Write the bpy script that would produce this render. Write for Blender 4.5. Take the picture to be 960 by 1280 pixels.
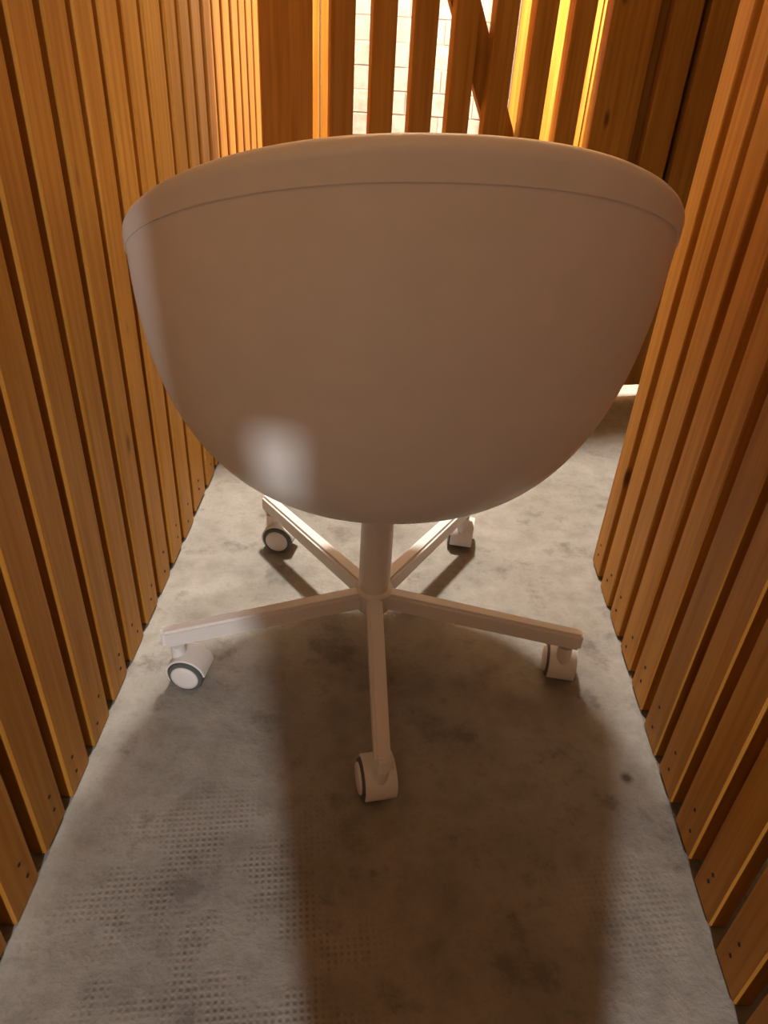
import bpy, bmesh, math, random
from mathutils import Matrix, Vector
random.seed(7)
PI = math.pi
S = bpy.context.scene
COL = S.collection
for o in list(bpy.data.objects):
    bpy.data.objects.remove(o, do_unlink=True)

# ------------------------------------------------------------------ camera
cam = bpy.data.cameras.new('camera')
cam.sensor_fit = 'VERTICAL'; cam.sensor_height = 36.0; cam.sensor_width = 27.0
cam.lens = 932.0 / 1280.0 * 36.0
cam.clip_start = 0.02
cam_o = bpy.data.objects.new('camera', cam); COL.objects.link(cam_o)
def cam_axes():
    f = 932.0
    d = Vector((392.4 - 480, 2014 - 640, f)).normalized()          # straight down, in image axes
    w = Vector((521.8 - 480, 10.5 - 640, f)); w -= d * w.dot(d); w.normalize()   # along the aisle
    r = d.cross(w)
    if r.x < 0: r = -r
    return r, w, -d
r_, w_, u_ = cam_axes()
m = Matrix(((r_.x, -r_.y, -r_.z), (w_.x, -w_.y, -w_.z), (u_.x, -u_.y, -u_.z))).to_4x4()
m.translation = (0, 0, 0.9)
cam_o.matrix_world = m
S.camera = cam_o

# ------------------------------------------------------------------ world, lights, exposure
wd = bpy.data.worlds.new('world'); S.world = wd; wd.use_nodes = True
wd.node_tree.nodes['Background'].inputs[0].default_value = (1.0, 0.62, 0.34, 1)
wd.node_tree.nodes['Background'].inputs[1].default_value = 0.012
def lamp(name, loc, watts, col, rad):
    l = bpy.data.lights.new(name, 'POINT'); l.energy = watts; l.color = col; l.shadow_soft_size = rad
    o = bpy.data.objects.new(name, l); COL.objects.link(o); o.location = loc
    return o
lamp('aisle_lamp', (-0.11, 2.02, 2.50), 345, (1.0, 0.95, 0.85), 0.09)     # bare ceiling bulb just outside the slatted door
lamp('passage_fill', (1.05, 2.45, 1.20), 150, (1.0, 0.93, 0.80), 0.06)      # unseen lamp added to brighten the left wall's far end and the boards
lamp('rear_lamp', (0.10, -2.20, 1.85), 225, (1.0, 0.985, 0.97), 0.045)        # lamp in the room behind the viewer
S.view_settings.view_transform = 'Standard'; S.view_settings.look = 'None'
S.view_settings.exposure = 0.0; S.view_settings.gamma = 1.0; S.view_settings.use_curve_mapping = False

# ------------------------------------------------------------------ materials
def mat(name):
    m = bpy.data.materials.new(name); m.use_nodes = True
    nt = m.node_tree; b = nt.nodes['Principled BSDF']
    return m, nt, b
def N(nt, t, **k):
    n = nt.nodes.new(t)
    for a, v in k.items(): setattr(n, a, v)
    return n
def mathn(nt, op, a, b=None, c=None):
    n = N(nt, 'ShaderNodeMath', operation=op)
    for i, v in enumerate((a, b, c)):
        if v is None: continue
        if isinstance(v, (int, float)): n.inputs[i].default_value = v
        else: nt.links.new(v, n.inputs[i])
    return n.outputs[0]
def ramp(nt, src, stops):
    n = N(nt, 'ShaderNodeValToRGB'); e = n.color_ramp.elements
    while len(e) < len(stops): e.new(0.5)
    for i, (p, c) in enumerate(stops): e[i].position = p; e[i].color = (*c, 1)
    nt.links.new(src, n.inputs[0]); return n.outputs[0]
def mix(nt, fac, a, b, mode='MIX'):
    n = N(nt, 'ShaderNodeMix', data_type='RGBA', blend_type=mode)
    if isinstance(fac, (int, float)): n.inputs[0].default_value = fac
    else: nt.links.new(fac, n.inputs[0])
    for i, v in ((6, a), (7, b)):
        if isinstance(v, tuple): n.inputs[i].default_value = (*v, 1)
        else: nt.links.new(v, n.inputs[i])
    return n.outputs[2]

def wood_mat(name, light, dark, rough=0.5, tint=0.22):
    m, nt, b = mat(name)
    tc = N(nt, 'ShaderNodeTexCoord'); oi = N(nt, 'ShaderNodeObjectInfo')
    off = mathn(nt, 'MULTIPLY', oi.outputs['Random'], 37.0)
    cmb = N(nt, 'ShaderNodeCombineXYZ')
    for i in range(3): nt.links.new(off, cmb.inputs[i])
    va = N(nt, 'ShaderNodeVectorMath', operation='ADD')
    nt.links.new(tc.outputs['Object'], va.inputs[0]); nt.links.new(cmb.outputs[0], va.inputs[1])
    mp = N(nt, 'ShaderNodeMapping'); mp.inputs['Scale'].default_value = (60, 60, 2.2)
    nt.links.new(va.outputs[0], mp.inputs[0])
    n1 = N(nt, 'ShaderNodeTexNoise'); n1.inputs['Scale'].default_value = 1.6; n1.inputs['Detail'].default_value = 5
    nt.links.new(mp.outputs[0], n1.inputs[0])
    base = ramp(nt, n1.outputs[0], [(0.28, dark), (0.66, light)])
    # slow colour drift along the board
    n2 = N(nt, 'ShaderNodeTexNoise'); n2.inputs['Scale'].default_value = 3.5
    nt.links.new(va.outputs[0], n2.inputs[0])
    base = mix(nt, mathn(nt, 'MULTIPLY', n2.outputs[0], 0.35), base, tuple(c * 0.72 for c in dark))
    # each board a little lighter or darker
    v = mathn(nt, 'MULTIPLY_ADD', oi.outputs['Random'], tint, 1.0 - tint / 2)
    hsv = N(nt, 'ShaderNodeHueSaturation'); nt.links.new(v, hsv.inputs['Value']); nt.links.new(base, hsv.inputs['Color'])
    col = hsv.outputs[0]
    # knots
    mp2 = N(nt, 'ShaderNodeMapping'); mp2.inputs['Scale'].default_value = (9, 9, 3.3)
    nt.links.new(va.outputs[0], mp2.inputs[0])
    vo = N(nt, 'ShaderNodeTexVoronoi'); vo.inputs['Scale'].default_value = 1.0
    nt.links.new(mp2.outputs[0], vo.inputs[0])
    k = ramp(nt, vo.outputs['Distance'], [(0.035, (1, 1, 1)), (0.085, (0, 0, 0))])
    col = mix(nt, mathn(nt, 'MULTIPLY', k, 0.8), col, (0.07, 0.022, 0.006))
    nt.links.new(col, b.inputs['Base Color'])
    b.inputs['Roughness'].default_value = rough
    b.inputs['Specular IOR Level'].default_value = 0.16
    bp = N(nt, 'ShaderNodeBump'); bp.inputs['Strength'].default_value = 0.12; bp.inputs['Distance'].default_value = 0.002
    nt.links.new(n1.outputs[0], bp.inputs['Height']); nt.links.new(bp.outputs[0], b.inputs['Normal'])
    return m
M_wood = wood_mat('pine_slat', (0.51, 0.238, 0.042), (0.345, 0.138, 0.016))
M_rail = wood_mat('pine_rail', (0.38, 0.18, 0.038), (0.28, 0.115, 0.019))

def plain(name, col, rough=0.5, spec=0.4):
    m, nt, b = mat(name)
    n = N(nt, 'ShaderNodeTexNoise'); n.inputs['Scale'].default_value = 14.0
    c = ramp(nt, n.outputs[0], [(0.3, tuple(x * 0.96 for x in col)), (0.7, col)])
    nt.links.new(c, b.inputs['Base Color'])
    b.inputs['Roughness'].default_value = rough; b.inputs['Specular IOR Level'].default_value = spec
    return m
M_shell = plain('white_plastic', (0.86, 0.85, 0.835), 0.38, 0.35)
M_metal = plain('white_lacquer', (0.80, 0.79, 0.78), 0.33, 0.4)
M_cast = plain('white_caster_plastic', (0.76, 0.75, 0.74), 0.4, 0.4)
M_tyre = plain('grey_tyre', (0.10, 0.115, 0.12), 0.6, 0.3)
M_nail = plain('nail_steel', (0.035, 0.022, 0.014), 0.7, 0.2)
M_ceil = plain('ceiling_paint', (0.46, 0.32, 0.18), 0.9, 0.1)
M_mortar = plain('painted_mortar', (0.40, 0.38, 0.335), 0.9, 0.1)
M_rear = plain('brown_wall_paint', (0.20, 0.105, 0.042), 0.9, 0.1)

def brick_mat():
    m, nt, b = mat('white_painted_brick')
    tc = N(nt, 'ShaderNodeTexCoord'); oi = N(nt, 'ShaderNodeObjectInfo')
    n = N(nt, 'ShaderNodeTexNoise'); n.inputs['Scale'].default_value = 30; n.inputs['Detail'].default_value = 6
    va = N(nt, 'ShaderNodeVectorMath', operation='ADD'); cmb = N(nt, 'ShaderNodeCombineXYZ')
    for i in range(3): nt.links.new(mathn(nt, 'MULTIPLY', oi.outputs['Random'], 20.0), cmb.inputs[i])
    nt.links.new(tc.outputs['Object'], va.inputs[0]); nt.links.new(cmb.outputs[0], va.inputs[1])
    nt.links.new(va.outputs[0], n.inputs[0])
    c = ramp(nt, n.outputs[0], [(0.3, (0.36, 0.345, 0.30)), (0.55, (0.49, 0.47, 0.42))])
    nt.links.new(c, b.inputs['Base Color']); b.inputs['Roughness'].default_value = 0.85
    bp = N(nt, 'ShaderNodeBump'); bp.inputs['Strength'].default_value = 0.5; bp.inputs['Distance'].default_value = 0.004
    nt.links.new(n.outputs[0], bp.inputs['Height']); nt.links.new(bp.outputs[0], b.inputs['Normal'])
    return m
M_brick = brick_mat()

def concrete_mat():
    m, nt, b = mat('worn_concrete')
    tc = N(nt, 'ShaderNodeTexCoord'); P = tc.outputs['Object']
    def noise(scale, detail=4, rough=0.55):
        n = N(nt, 'ShaderNodeTexNoise'); n.inputs['Scale'].default_value = scale
        n.inputs['Detail'].default_value = detail; n.inputs['Roughness'].default_value = rough
        nt.links.new(P, n.inputs[0]); return n.outputs[0]
    big = noise(4.2, 5); mid = noise(15, 6, 0.65); fine = noise(150, 3)
    c = ramp(nt, big, [(0.30, (0.222, 0.209, 0.188)), (0.66, (0.335, 0.319, 0.292))])
    c = mix(nt, 0.6, c, ramp(nt, mid, [(0.32, (0.18, 0.167, 0.148)), (0.62, (0.37, 0.353, 0.323))]))
    st = ramp(nt, noise(7.5, 6, 0.7), [(0.52, (0, 0, 0)), (0.64, (1, 1, 1))])          # grimy stains
    c = mix(nt, mathn(nt, 'MULTIPLY', st, 0.70), c, (0.105, 0.092, 0.085))
    c = mix(nt, mathn(nt, 'MULTIPLY', ramp(nt, fine, [(0.52, (0, 0, 0)), (0.75, (1, 1, 1))]), 0.25), c, (0.17, 0.15, 0.13))
    # one dark round oil spot
    sep = N(nt, 'ShaderNodeSeparateXYZ'); nt.links.new(P, sep.inputs[0])
    X, Y = sep.outputs[0], sep.outputs[1]
    def dist(x, y):
        return mathn(nt, 'SQRT', mathn(nt, 'ADD', mathn(nt, 'POWER', mathn(nt, 'SUBTRACT', X, x), 2.0), mathn(nt, 'POWER', mathn(nt, 'SUBTRACT', Y, y), 2.0)))
    sp = ramp(nt, dist(0.372, 0.688), [(0.0055, (1, 1, 1)), (0.0095, (0, 0, 0))])
    c = mix(nt, mathn(nt, 'MULTIPLY', sp, 0.85), c, (0.06, 0.035, 0.025))
    # woven mat imprint pressed into the screed
    k = PI / 0.0078
    g = mathn(nt, 'MULTIPLY', mathn(nt, 'SINE', mathn(nt, 'MULTIPLY', mathn(nt, 'ADD', X, mathn(nt, 'MULTIPLY', Y, 0.14)), k)),
              mathn(nt, 'SINE', mathn(nt, 'MULTIPLY', mathn(nt, 'SUBTRACT', Y, mathn(nt, 'MULTIPLY', X, 0.14)), k)))
    g = mathn(nt, 'MULTIPLY', g, g)
    def ss(v, a, b_):
        n = N(nt, 'ShaderNodeMapRange', interpolation_type='SMOOTHSTEP'); nt.links.new(v, n.inputs[0])
        n.inputs[1].default_value = a; n.inputs[2].default_value = b_; return n.outputs[0]
    patch1 = mathn(nt, 'MULTIPLY', ss(dist(-0.16, 0.42), 0.27, 0.10), ss(noise(11, 4), 0.42, 0.58))
    patch2 = mathn(nt, 'MULTIPLY', ss(dist(0.33, 0.50), 0.10, 0.04), 0.45)
    mask = mathn(nt, 'MAXIMUM', patch1, patch2)
    pits = mathn(nt, 'MULTIPLY', mathn(nt, 'MULTIPLY', ss(g, 0.1, 0.8), mask), 0.5)
    c = mix(nt, pits, c, (0.12, 0.105, 0.09))
    nt.links.new(c, b.inputs['Base Color'])
    b.inputs['Roughness'].default_value = 0.8; b.inputs['Specular IOR Level'].default_value = 0.25
    hgt = mathn(nt, 'ADD', mathn(nt, 'MULTIPLY', mid, 0.8), mathn(nt, 'MULTIPLY', fine, 0.10))
    hgt = mathn(nt, 'SUBTRACT', hgt, mathn(nt, 'MULTIPLY', mathn(nt, 'MULTIPLY', g, mask), 0.15))
    bp = N(nt, 'ShaderNodeBump'); bp.inputs['Strength'].default_value = 0.55; bp.inputs['Distance'].default_value = 0.012
    nt.links.new(hgt, bp.inputs['Height']); nt.links.new(bp.outputs[0], b.inputs['Normal'])
    return m
M_floor = concrete_mat()

# ------------------------------------------------------------------ helpers
def link(name, me, mt=None, parent=None):
    if mt is not None and not me.materials: me.materials.append(mt)
    o = bpy.data.objects.new(name, me); COL.objects.link(o)
    if parent is not None: o.parent = parent
    return o
def bm_box(bm, x0, x1, y0, y1, z0, z1):
    v = [bm.verts.new((x, y, z)) for z in (z0, z1) for y in (y0, y1) for x in (x0, x1)]
    for f in ((0, 2, 3, 1), (4, 5, 7, 6), (0, 1, 5, 4), (2, 6, 7, 3), (0, 4, 6, 2), (1, 3, 7, 5)):
        bm.faces.new([v[i] for i in f])
def finish(bm, name, smooth=False):
    bmesh.ops.recalc_face_normals(bm, faces=bm.faces)
    me = bpy.data.meshes.new(name); bm.to_mesh(me); bm.free()
    if smooth:
        for p in me.polygons: p.use_smooth = True
    return me
def box_mesh(name, x0, x1, y0, y1, z0, z1, bevel=0.0, seg=1):
    bm = bmesh.new(); bm_box(bm, x0, x1, y0, y1, z0, z1)
    if bevel: bmesh.ops.bevel(bm, geom=list(bm.edges), offset=bevel, segments=seg, affect='EDGES')
    return finish(bm, name)
def tube(bm, c, axis, r0, r1, length, n=32, caps=True):
    a = Vector(axis).normalized(); u = a.orthogonal().normalized(); v = a.cross(u)
    rings = []
    for r, h in ((r0, 0), (r1, length)):
        rings.append([bm.verts.new(Vector(c) + a * h + (u * math.cos(2 * PI * i / n) + v * math.sin(2 * PI * i / n)) * r) for i in range(n)])
    for i in range(n):
        bm.faces.new((rings[0][i], rings[0][(i + 1) % n], rings[1][(i + 1) % n], rings[1][i]))
    if caps:
        bm.faces.new(list(reversed(rings[0]))); bm.faces.new(rings[1])
def lathe(bm, prof, n=40, origin=(0, 0, 0), axis='Z'):
    rings = []
    for r, h in prof:
        ring = []
        for i in range(n):
            a = 2 * PI * i / n
            p = (r * math.cos(a), r * math.sin(a), h) if axis == 'Z' else (h, r * math.cos(a), r * math.sin(a))
            ring.append(bm.verts.new(Vector(origin) + Vector(p)))
        rings.append(ring)
    for k in range(len(rings) - 1):
        for i in range(n):
            bm.faces.new((rings[k][i], rings[k][(i + 1) % n], rings[k + 1][(i + 1) % n], rings[k + 1][i]))
    bm.faces.new(list(reversed(rings[0]))); bm.faces.new(rings[-1])
def smooth_by_angle(me, deg=35):
    bm = bmesh.new(); bm.from_mesh(me)
    for e in bm.edges:
        e.smooth = len(e.link_faces) == 2 and e.calc_face_angle(0) < math.radians(deg)
    for f in bm.faces: f.smooth = True
    bm.to_mesh(me); bm.free()
def structure(o, label=None):
    o['kind'] = 'structure'
    if label: o['label'] = label
    return o

# ------------------------------------------------------------------ the setting
XL, XR = -0.392, 0.421
TH = 0.022
structure(link('floor', box_mesh('floor', -1.6, 2.6, -3.3, 3.4, -0.1, 0.0), M_floor), 'grey worn concrete floor with grimy stains')
structure(link('ceiling', box_mesh('ceiling', -1.6, 2.6, -3.3, 3.4, 2.62, 2.7), M_ceil), 'tan ceiling over the storage room')

WALL_H = 2.2
slat_cache = {}
def slat_mesh(w, h, th=TH):
    key = (round(w, 3), h, th)
    if key not in slat_cache:
        me = box_mesh('slat', -w / 2, w / 2, 0, th, 0, h, 0.0018)
        me.materials.append(M_wood); slat_cache[key] = me
    return slat_cache[key]
def side_wall(name, label, xface, sign, bounds, gap, wide=()):
    """vertical slats nailed on horizontal rails; xface is the room side, sign points away from the room"""
    y0, y1 = bounds[0], bounds[-1]
    bm = bmesh.new()
    for z in (0.16, 1.15, 2.05):
        xa, xb = sorted((xface + sign * TH, xface + sign * (TH + 0.045)))
        bm_box(bm, xa, xb, y0, y1, z, z + 0.07)
    w = structure(link(name, finish(bm, name), M_rail), label)
    nails = bmesh.new()
    for a, b in zip(bounds[:-1], bounds[1:]):
        g = gap
        wdt = b - a - g
        o = link('slat', slat_mesh(wdt, WALL_H), None, w)
        dx = random.uniform(-0.0012, 0.0012)
        o.location = (xface + sign * max(0, dx), (a + b) / 2 + random.uniform(-.001, .001), random.uniform(0.001, 0.008))
        o.rotation_euler = (random.uniform(-.0012, .0012), 0, PI / 2 if sign < 0 else -PI / 2)
        for z in (0.035 + random.uniform(-.008, .008), 0.065 + random.uniform(-.008, .008)):
            tube(nails, (xface + sign * 0.002, (a + b) / 2 + random.uniform(-.012, .012), z), (-sign, 0, 0), 0.0030, 0.0026, 0.0026, 8)
    n = link('nail_heads', finish(nails, 'nail_heads'), M_nail, w); n['kind'] = 'stuff'
    return w
left = [0.67 + 0.0838 * k for k in range(-16, 7)]                  # centres of the dark gaps
left += [1.2620]
left += [1.369 + 0.0838 * k for k in range(0, 19)]
side_wall('wall_left', 'orange pine slat wall left of the chair', XL, -1, left, 0.024)
right = [0.4665 + 0.0834 * k for k in range(-13, 9)] + [1.2125]
side_wall('wall_right', 'orange pine slat wall right of the chair', XR, 1, right, 0.024)

# slatted back wall and door: one slanting line  Y = 1.77 + 0.26 X
BS = 0.26; BA = math.atan(BS); BC = math.cos(BA)
def back_parent(name, label, bm_fn, mt):
    bm = bmesh.new(); bm_fn(bm)
    o = structure(link(name, finish(bm, name), mt), label)
    o.location = (0, 1.77, 0); o.rotation_euler = (0, 0, BA)
    return o
GW = 0.0355; PITCH = 0.0842; S0 = -0.2068       # gap width, pitch, first gap's left edge along the wall
DOOR_H = 1.15; DZ = 0.065
TD = 0.034
def door_rails(bm):
    for z in (0.09, 1.04): bm_box(bm, S0 - 0.105, S0 + PITCH * 7 + GW + 0.105, TD, TD + 0.025, z, z + 0.085)
door = back_parent('door_1', 'slatted pine door with a diagonal brace behind the chair', door_rails, M_rail)
def door_slat(s0, s1):
    me = slat_mesh(s1 - s0, DOOR_H - DZ, TD)
    o = link('slat', me, None, door); o.location = ((s0 + s1) / 2, random.uniform(0, .001), DZ)
door_slat(S0 - 0.103, S0)
for k in range(7): door_slat(S0 + PITCH * k + GW, S0 + PITCH * (k + 1))
door_slat(S0 + PITCH * 7 + GW, S0 + PITCH * 7 + GW + 0.107)
# diagonal brace on the outer side of the door, from top left down to the right
def brace():
    bm = bmesh.new()
    a, b = BR
    d = (Vector(b) - Vector(a)); L = d.length; d.normalize(); n = Vector((d.y, -d.x)); n *= 0.5 * 0.060
    q = [Vector(a) + n, Vector(b) + n, Vector(b) - n, Vector(a) - n]
    lo = [bm.verts.new((p.x, TD, p.y)) for p in q]; hi = [bm.verts.new((p.x, TD + 0.022, p.y)) for p in q]
    bm.faces.new(lo); bm.faces.new(list(reversed(hi)))
    for i in range(4): bm.faces.new((lo[i], hi[i], hi[(i + 1) % 4], lo[(i + 1) % 4]))
    o = link('brace', finish(bm, 'brace'), M_wood, door); o['label'] = 'diagonal brace board across the slats'
BR = ((0.0052, 1.145), (0.445, 0.18))
brace()
def fixed_rails(bm):
    for z in (0.10, 1.04): bm_box(bm, 0.557, 1.6, TH, TH + 0.045, z, z + 0.07)
    bm_box(bm, 0.527, 0.560, TH + 0.004, TH + 0.045, DZ, 1.15)            # end batten, added to stop light leaking in beside the door
    bm_box(bm, 0.48, 1.6, TH + 0.045, TH + 0.06, DZ, 1.15)                # backing added to block light from the passage and keep the gaps dark
fixed = back_parent('wall_back', 'dark pine slat wall right of the slatted door', fixed_rails, M_rail)
s = 0.557
while s < 1.55:
    o = link('slat', slat_mesh(0.068, 1.15 - DZ), None, fixed); o.location = (s + 0.034, 0, DZ); s += 0.0865

def block_header(bm):  # unseen boarding added over the door to keep aisle_lamp off the side walls
    bm_box(bm, -0.40, 1.6, 0.0, 0.03, HEAD_Z, 2.62)
HEAD_Z = 2.05
back_parent('lamp_block_boarding', 'unseen pine boarding added over the door to block the aisle lamp', block_header, M_rail)

# beyond the door: white painted brick wall between pine-boarded fronts
YW = 3.0
wf = structure(link('wall_far', box_mesh('wall_far', -1.6, 2.6, YW + 0.002, YW + 0.2, 0, 2.62), M_mortar), 'white painted brick wall seen through the slats')
bw, bh, joint = 0.235, 0.068, 0.0045
bme = box_mesh('brick', 0, bw, 0, 0.02, 0, bh, 0.0015); bme.materials.append(M_brick)
row = 0; z = 0.004
while z < 1.55:
    x = -0.50 - (row % 2) * 0.12
    while x < 0.55:
        o = link('brick', bme, None, wf); o.location = (x, YW + random.uniform(-.0015, .0015), z); x += bw + joint
    z += bh + joint; row += 1
def board_front(name, label, xs, y):
    bm = bmesh.new(); bm_box(bm, xs[0], xs[-1], y + TH, y + TH + 0.03, 0.2, 0.28); bm_box(bm, xs[0], xs[-1], y + TH, y + TH + 0.03, 1.5, 1.58)
    w = structure(link(name, finish(bm, name), M_rail), label)
    for a, b in zip(xs[:-1], xs[1:]):
        o = link('slat', slat_mesh(b - a - 0.004, 2.1), None, w); o.location = ((a + b) / 2, y + random.uniform(0, .002), 0.01)
    return w
board_front('wall_far_right', 'bright lit pine boards beyond the door', [0.335 + 0.088 * k for k in range(18)], 2.93)
board_front('wall_far_left', 'narrow bright pine boards beyond the door hinge', [-0.386, -0.318, -0.245], 2.93)

# the room behind the viewer
structure(link('wall_rear', box_mesh('wall_rear', -1.6, 1.9, -3.2, -3.1, 0, 2.62), M_rear), 'dark brown painted wall of the room behind the viewer')
structure(link('wall_rear_left', box_mesh('wall_rear_left', -1.6, -1.5, -3.1, -0.66, 0, 2.62), M_rear), 'dark brown painted side wall behind the viewer')
structure(link('wall_rear_right', box_mesh('wall_rear_right', 1.8, 1.9, -3.1, -0.66, 0, 2.62), M_rear), 'dark brown painted right wall behind the viewer')
structure(link('block_wall_left', box_mesh('block_wall_left', -1.5, XL - 0.07, -0.68, -0.66, 0, 2.62), M_rear), 'unseen dark brown wall added on the left to block the rear lamp')  # closure added to keep rear_lamp off the floor outside the left slats
structure(link('block_wall_right', box_mesh('block_wall_right', XR + 0.07, 1.8, -0.68, -0.66, 0, 2.62), M_rear), 'unseen dark brown wall added on the right to block the rear lamp')  # same on the right: added to stop rear_lamp showing under the slats
# unseen dark panel, added and cut to cast the viewer's shadow on floor and chair
def add_shadow_panel():
    bm = bmesh.new()
    L = [(0.10, 0), (-0.01, 0.51), (-0.064, 0.72), (-0.115, 0.94), (-0.124, 1.005), (-0.124, 1.05), (-0.122, 1.14), (-0.118, 1.5)]
    R = [(0.16, 0), (0.228, 0.52), (0.265, 0.65), (0.30, 0.94), (0.31, 1.005), (0.32, 1.05), (0.33, 1.14), (0.36, 1.5)]
    Y0, Y1 = -0.36, -0.345
    for i in range(len(L) - 1):
        quads = [(L[i], L[i + 1], R[i + 1], R[i])]
        if i == 3:      # opening that lets a pale spot of light onto the shell
            quads = [(L[3], L[4], (-0.056, 1.005), (-0.054, 0.94)), ((-0.026, 0.94), (-0.024, 1.005), R[4], R[3])]
        for q in quads:
            a = [bm.verts.new((x, Y0, z)) for x, z in q]; b = [bm.verts.new((x, Y1, z)) for x, z in q]
            bm.faces.new(a); bm.faces.new(list(reversed(b)))
            for k in range(4): bm.faces.new((a[k], b[k], b[(k + 1) % 4], a[(k + 1) % 4]))
    structure(link('viewer_shadow_panel', finish(bm, 'viewer_shadow_panel'), M_nail), 'dark panel added behind the viewer to cast their shadow, with a hole for light')
add_shadow_panel()

# ------------------------------------------------------------------ the chair
chair = bpy.data.objects.new('swivel_chair', None); COL.objects.link(chair)
CX, CY = -0.010, 0.9454
chair.location = (CX, CY, 0)
chair['label'] = 'white plastic tub swivel chair with five-armed base on casters, seen from behind'
chair['category'] = 'chair'

SH = dict(rx=0.3066, ry=0.2995, yc=0.9169, zb=0.3541, zk=0.8228, zf=0.5276, q=1.1067, e1=0.6019, e2=0.8396, yaw=9.17, n=2.16, xc=-0.0066, yb=-0.0294)
def shell_pt(p, t, off=0.0):
    g = SH
    sg = lambda v: (1 if v >= 0 else -1)
    sx = sg(math.sin(p)) * abs(math.sin(p)) ** (2 / g['n']); sy = -sg(math.cos(p)) * abs(math.cos(p)) ** (2 / g['n'])
    zr = g['zf'] + (g['zk'] - g['zf']) * ((1 + math.cos(p)) / 2) ** g['q']
    r = math.sin(t * PI / 2) ** g['e1']
    X = (g['rx'] + off) * sx * r; Y = g['yb'] + ((g['ry'] + off) * sy - g['yb']) * r
    c = max(0.0, math.cos(t * PI / 2))
    Z = g['zb'] - off + (zr - g['zb'] + off) * (1 - c ** g['e2'])
    a = math.radians(g['yaw'])
    return Vector((g['xc'] + X * math.cos(a) - Y * math.sin(a) - CX, g['yc'] + X * math.sin(a) + Y * math.cos(a) - CY, Z))
NP = 144
def grid(rows, closed_start=None, closed_end=None):
    bm = bmesh.new(); V = [[bm.verts.new(p) for p in row] for row in rows]
    n = len(V[0])
    for k in range(len(V) - 1):
        for i in range(n): bm.faces.new((V[k][i], V[k][(i + 1) % n], V[k + 1][(i + 1) % n], V[k + 1][i]))
    for row, pt in ((V[0], closed_start), (V[-1], closed_end)):
        if pt is not None:
            c = bm.verts.new(pt)
            for i in range(n): bm.faces.new((row[i], row[(i + 1) % n], c))
    return bm
PH = [2 * PI * i / NP for i in range(NP)]
TS = 0.974                                                  # where the moulded rim starts
ts = [(0.03 + 0.97 * (i / 44)) ** 1.25 * TS for i in range(45)]
outer = [[shell_pt(p, t) for p in PH] for t in ts]
inner = [[shell_pt(p, t, -0.006) for p in PH] for t in reversed(ts)]
bm = grid(outer + inner, shell_pt(0, 0.0), shell_pt(0, 0.0, -0.006))
shell = link('shell', finish(bm, 'shell', True), M_shell, chair); smooth_by_angle(shell.data, 45)
tr = [TS + (0.993 - TS) * i / 12 for i in range(13)]
orow = [[shell_pt(p, t, 0.0016) for p in PH] for t in tr]
irow = [[shell_pt(p, t, -0.021) for p in PH] for t in reversed(tr)]
lip = []
for k in range(1, 8):                                      # rounded lip between outer and inner face
    a = PI * k / 8
    lip.append([(orow[-1][i] + irow[0][i]) / 2 + (orow[-1][i] - irow[0][i]) / 2 * math.cos(a) + Vector((0, 0, 0.011 * math.sin(a))) for i in range(NP)])
bm = grid(orow + lip + irow + [orow[0]])
bmesh.ops.remove_doubles(bm, verts=bm.verts, dist=1e-6)
rim = link('rim', finish(bm, 'rim', True), M_shell, chair); rim['label'] = 'thickened rolled rim'
smooth_by_angle(rim.data, 50)

# column, hub
bm = bmesh.new()
lathe(bm, [(0.0255, 0.104), (0.0255, 0.345), (0.05, 0.352), (0.06, 0.362)], 40)
col = link('column', finish(bm, 'column', True), M_metal, chair); smooth_by_angle(col.data)
bm = bmesh.new()
lathe(bm, [(0.022, 0.070), (0.029, 0.074), (0.031, 0.078), (0.031, 0.109), (0.028, 0.113), (0.0265, 0.114)], 40)
hub = link('hub', finish(bm, 'hub', True), M_metal, chair); smooth_by_angle(hub.data)

# arms (one mesh shared by five): a pressed box section, slightly tapered, with a closed end cap
A0 = -85.3
RT = 0.341
def arm_mesh():
    bm = bmesh.new()
    x0, x1 = 0.020, RT
    pts = []
    for x, w, zl in ((x0, 0.0130, 0.076), (x1, 0.0105, 0.0775)):
        zt = 0.110
        pts.append([bm.verts.new((x, y, z)) for y, z in ((-w, zl), (w, zl), (w, zt), (-w, zt))])
    a, b = pts
    for i in range(4): bm.faces.new((a[i], a[(i + 1) % 4], b[(i + 1) % 4], b[i]))
    bm.faces.new(list(reversed(a))); bm.faces.new(b)
    bmesh.ops.bevel(bm, geom=list(bm.edges), offset=0.0045, segments=4, affect='EDGES')
    me = finish(bm, 'leg'); smooth_by_angle(me, 40); me.materials.append(M_metal); return me
arm_me = arm_mesh()
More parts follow.
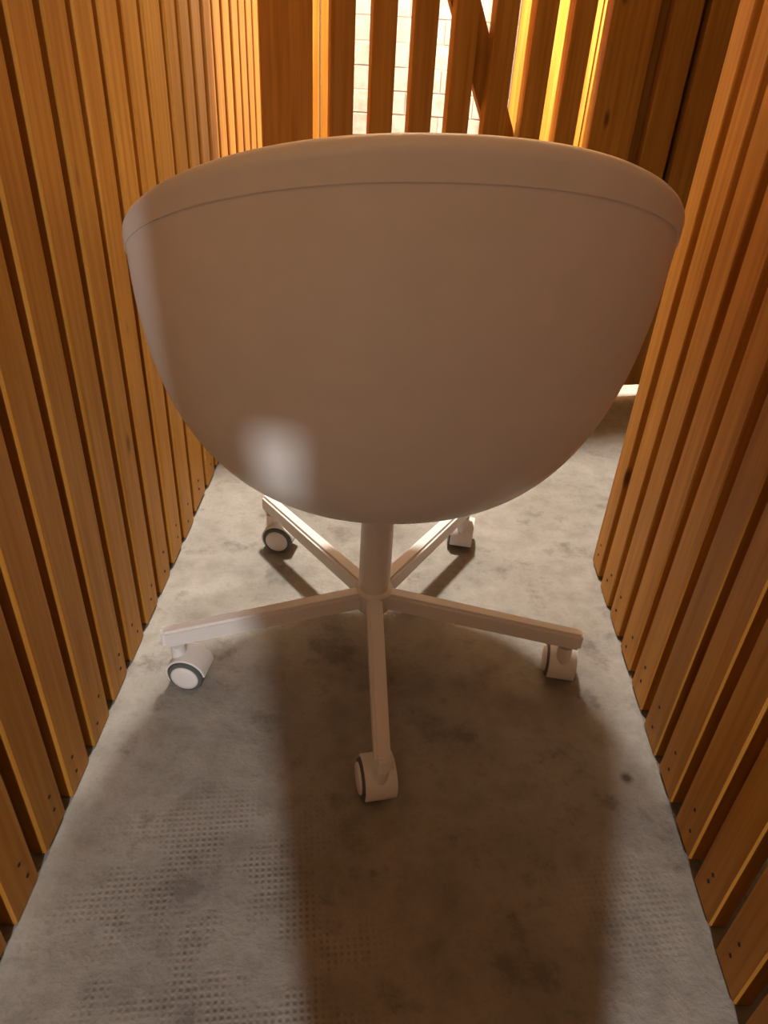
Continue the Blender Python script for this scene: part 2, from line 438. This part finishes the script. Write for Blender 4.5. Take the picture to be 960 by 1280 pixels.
# caster meshes
RW = 0.0285
def hood_mesh(side):
    bm = bmesh.new()
    R0, R1, L = 0.0318, 0.0290, 0.021
    n = 30; a0, a1 = math.radians(-30), math.radians(172)
    prev = None; first = None
    for i in range(n + 1):
        a = a0 + (a1 - a0) * i / n; c, s_ = math.cos(a), math.sin(a)
        ring = [bm.verts.new((x, r * c, RW + r * s_)) for x, r in ((-L, R1), (-L, R0 - .001), (-L + .001, R0), (L - .001, R0), (L, R0 - .001), (L, R1))]
        if prev:
            for k in range(6): bm.faces.new((prev[k], prev[(k + 1) % 6], ring[(k + 1) % 6], ring[k]))
        else: first = ring
        prev = ring
    bm.faces.new(list(reversed(first))); bm.faces.new(prev)
    # closed flank on one side
    fl = []
    for x in (side * (L - 0.0005), side * (L + 0.0015)):
        fl.append([bm.verts.new((x, 0.0312 * math.cos(a0 + (a1 - a0) * i / n), RW + 0.0312 * math.sin(a0 + (a1 - a0) * i / n))) for i in range(n + 1)])
    bm.faces.new(fl[0]); bm.faces.new(list(reversed(fl[1])))
    for i in range(n + 1): bm.faces.new((fl[0][i], fl[0][(i + 1) % (n + 1)], fl[1][(i + 1) % (n + 1)], fl[1][i]))
    # stem boss
    tube(bm, (0, 0.016, 0.040), (0, 0, 1), 0.0115, 0.0115, 0.036, 24)
    me = finish(bm, 'caster'); smooth_by_angle(me, 40); me.materials.append(M_cast); return me
def wheel_mesh():
    bm = bmesh.new()
    lathe(bm, [(0.020, -0.0205), (0.0262, -0.0200), (RW - 0.0005, -0.019), (RW - 0.0005, 0.021), (0.0262, 0.0240), (0.020, 0.0245)], 36, (0, 0, RW), 'X')
    me = finish(bm, 'wheel'); smooth_by_angle(me, 40); me.materials.append(M_tyre); return me
def cap_mesh():
    bm = bmesh.new()
    lathe(bm, [(0.0218, 0.0240), (0.0218, 0.0258), (0.0200, 0.0275), (0.014, 0.0284), (0.004, 0.0287)], 36, (0, 0, RW), 'X')
    me = finish(bm, 'wheel_cap'); smooth_by_angle(me, 50); me.materials.append(M_cast); return me
hood_l, hood_r, wheel_me, cap_me = hood_mesh(-1), hood_mesh(1), wheel_mesh(), cap_mesh()
# arm angle, caster heading (degrees; the hood's closed side points along heading)
for k, head, flip in ((0, -76, 0), (-72, 173, 1), (72, -97, 0), (-144, 170, 1), (144, -98, 0)):
    a = math.radians(A0 + k)
    arm = link('leg', arm_me, None, chair); arm.rotation_euler = (0, 0, a)
    h = link('caster', hood_r if flip else hood_l, None, chair)
    hr = math.radians(head - 90)
    # the stem (0, 0.016) of the caster sits under the arm's end
    ex, ey = (RT - 0.022) * math.cos(a), (RT - 0.022) * math.sin(a)
    ox, oy = -math.sin(hr) * 0.016, math.cos(hr) * 0.016
    h.location = (ex - ox, ey - oy, 0.0005); h.rotation_euler = (0, 0, hr)
    w = link('wheel', wheel_me, None, h)
    w['label'] = 'dark grey caster wheel'
    cp = link('wheel_cap', cap_me, None, h)
    if flip: cp.rotation_euler = (0, 0, PI); w.rotation_euler = (0, 0, PI)
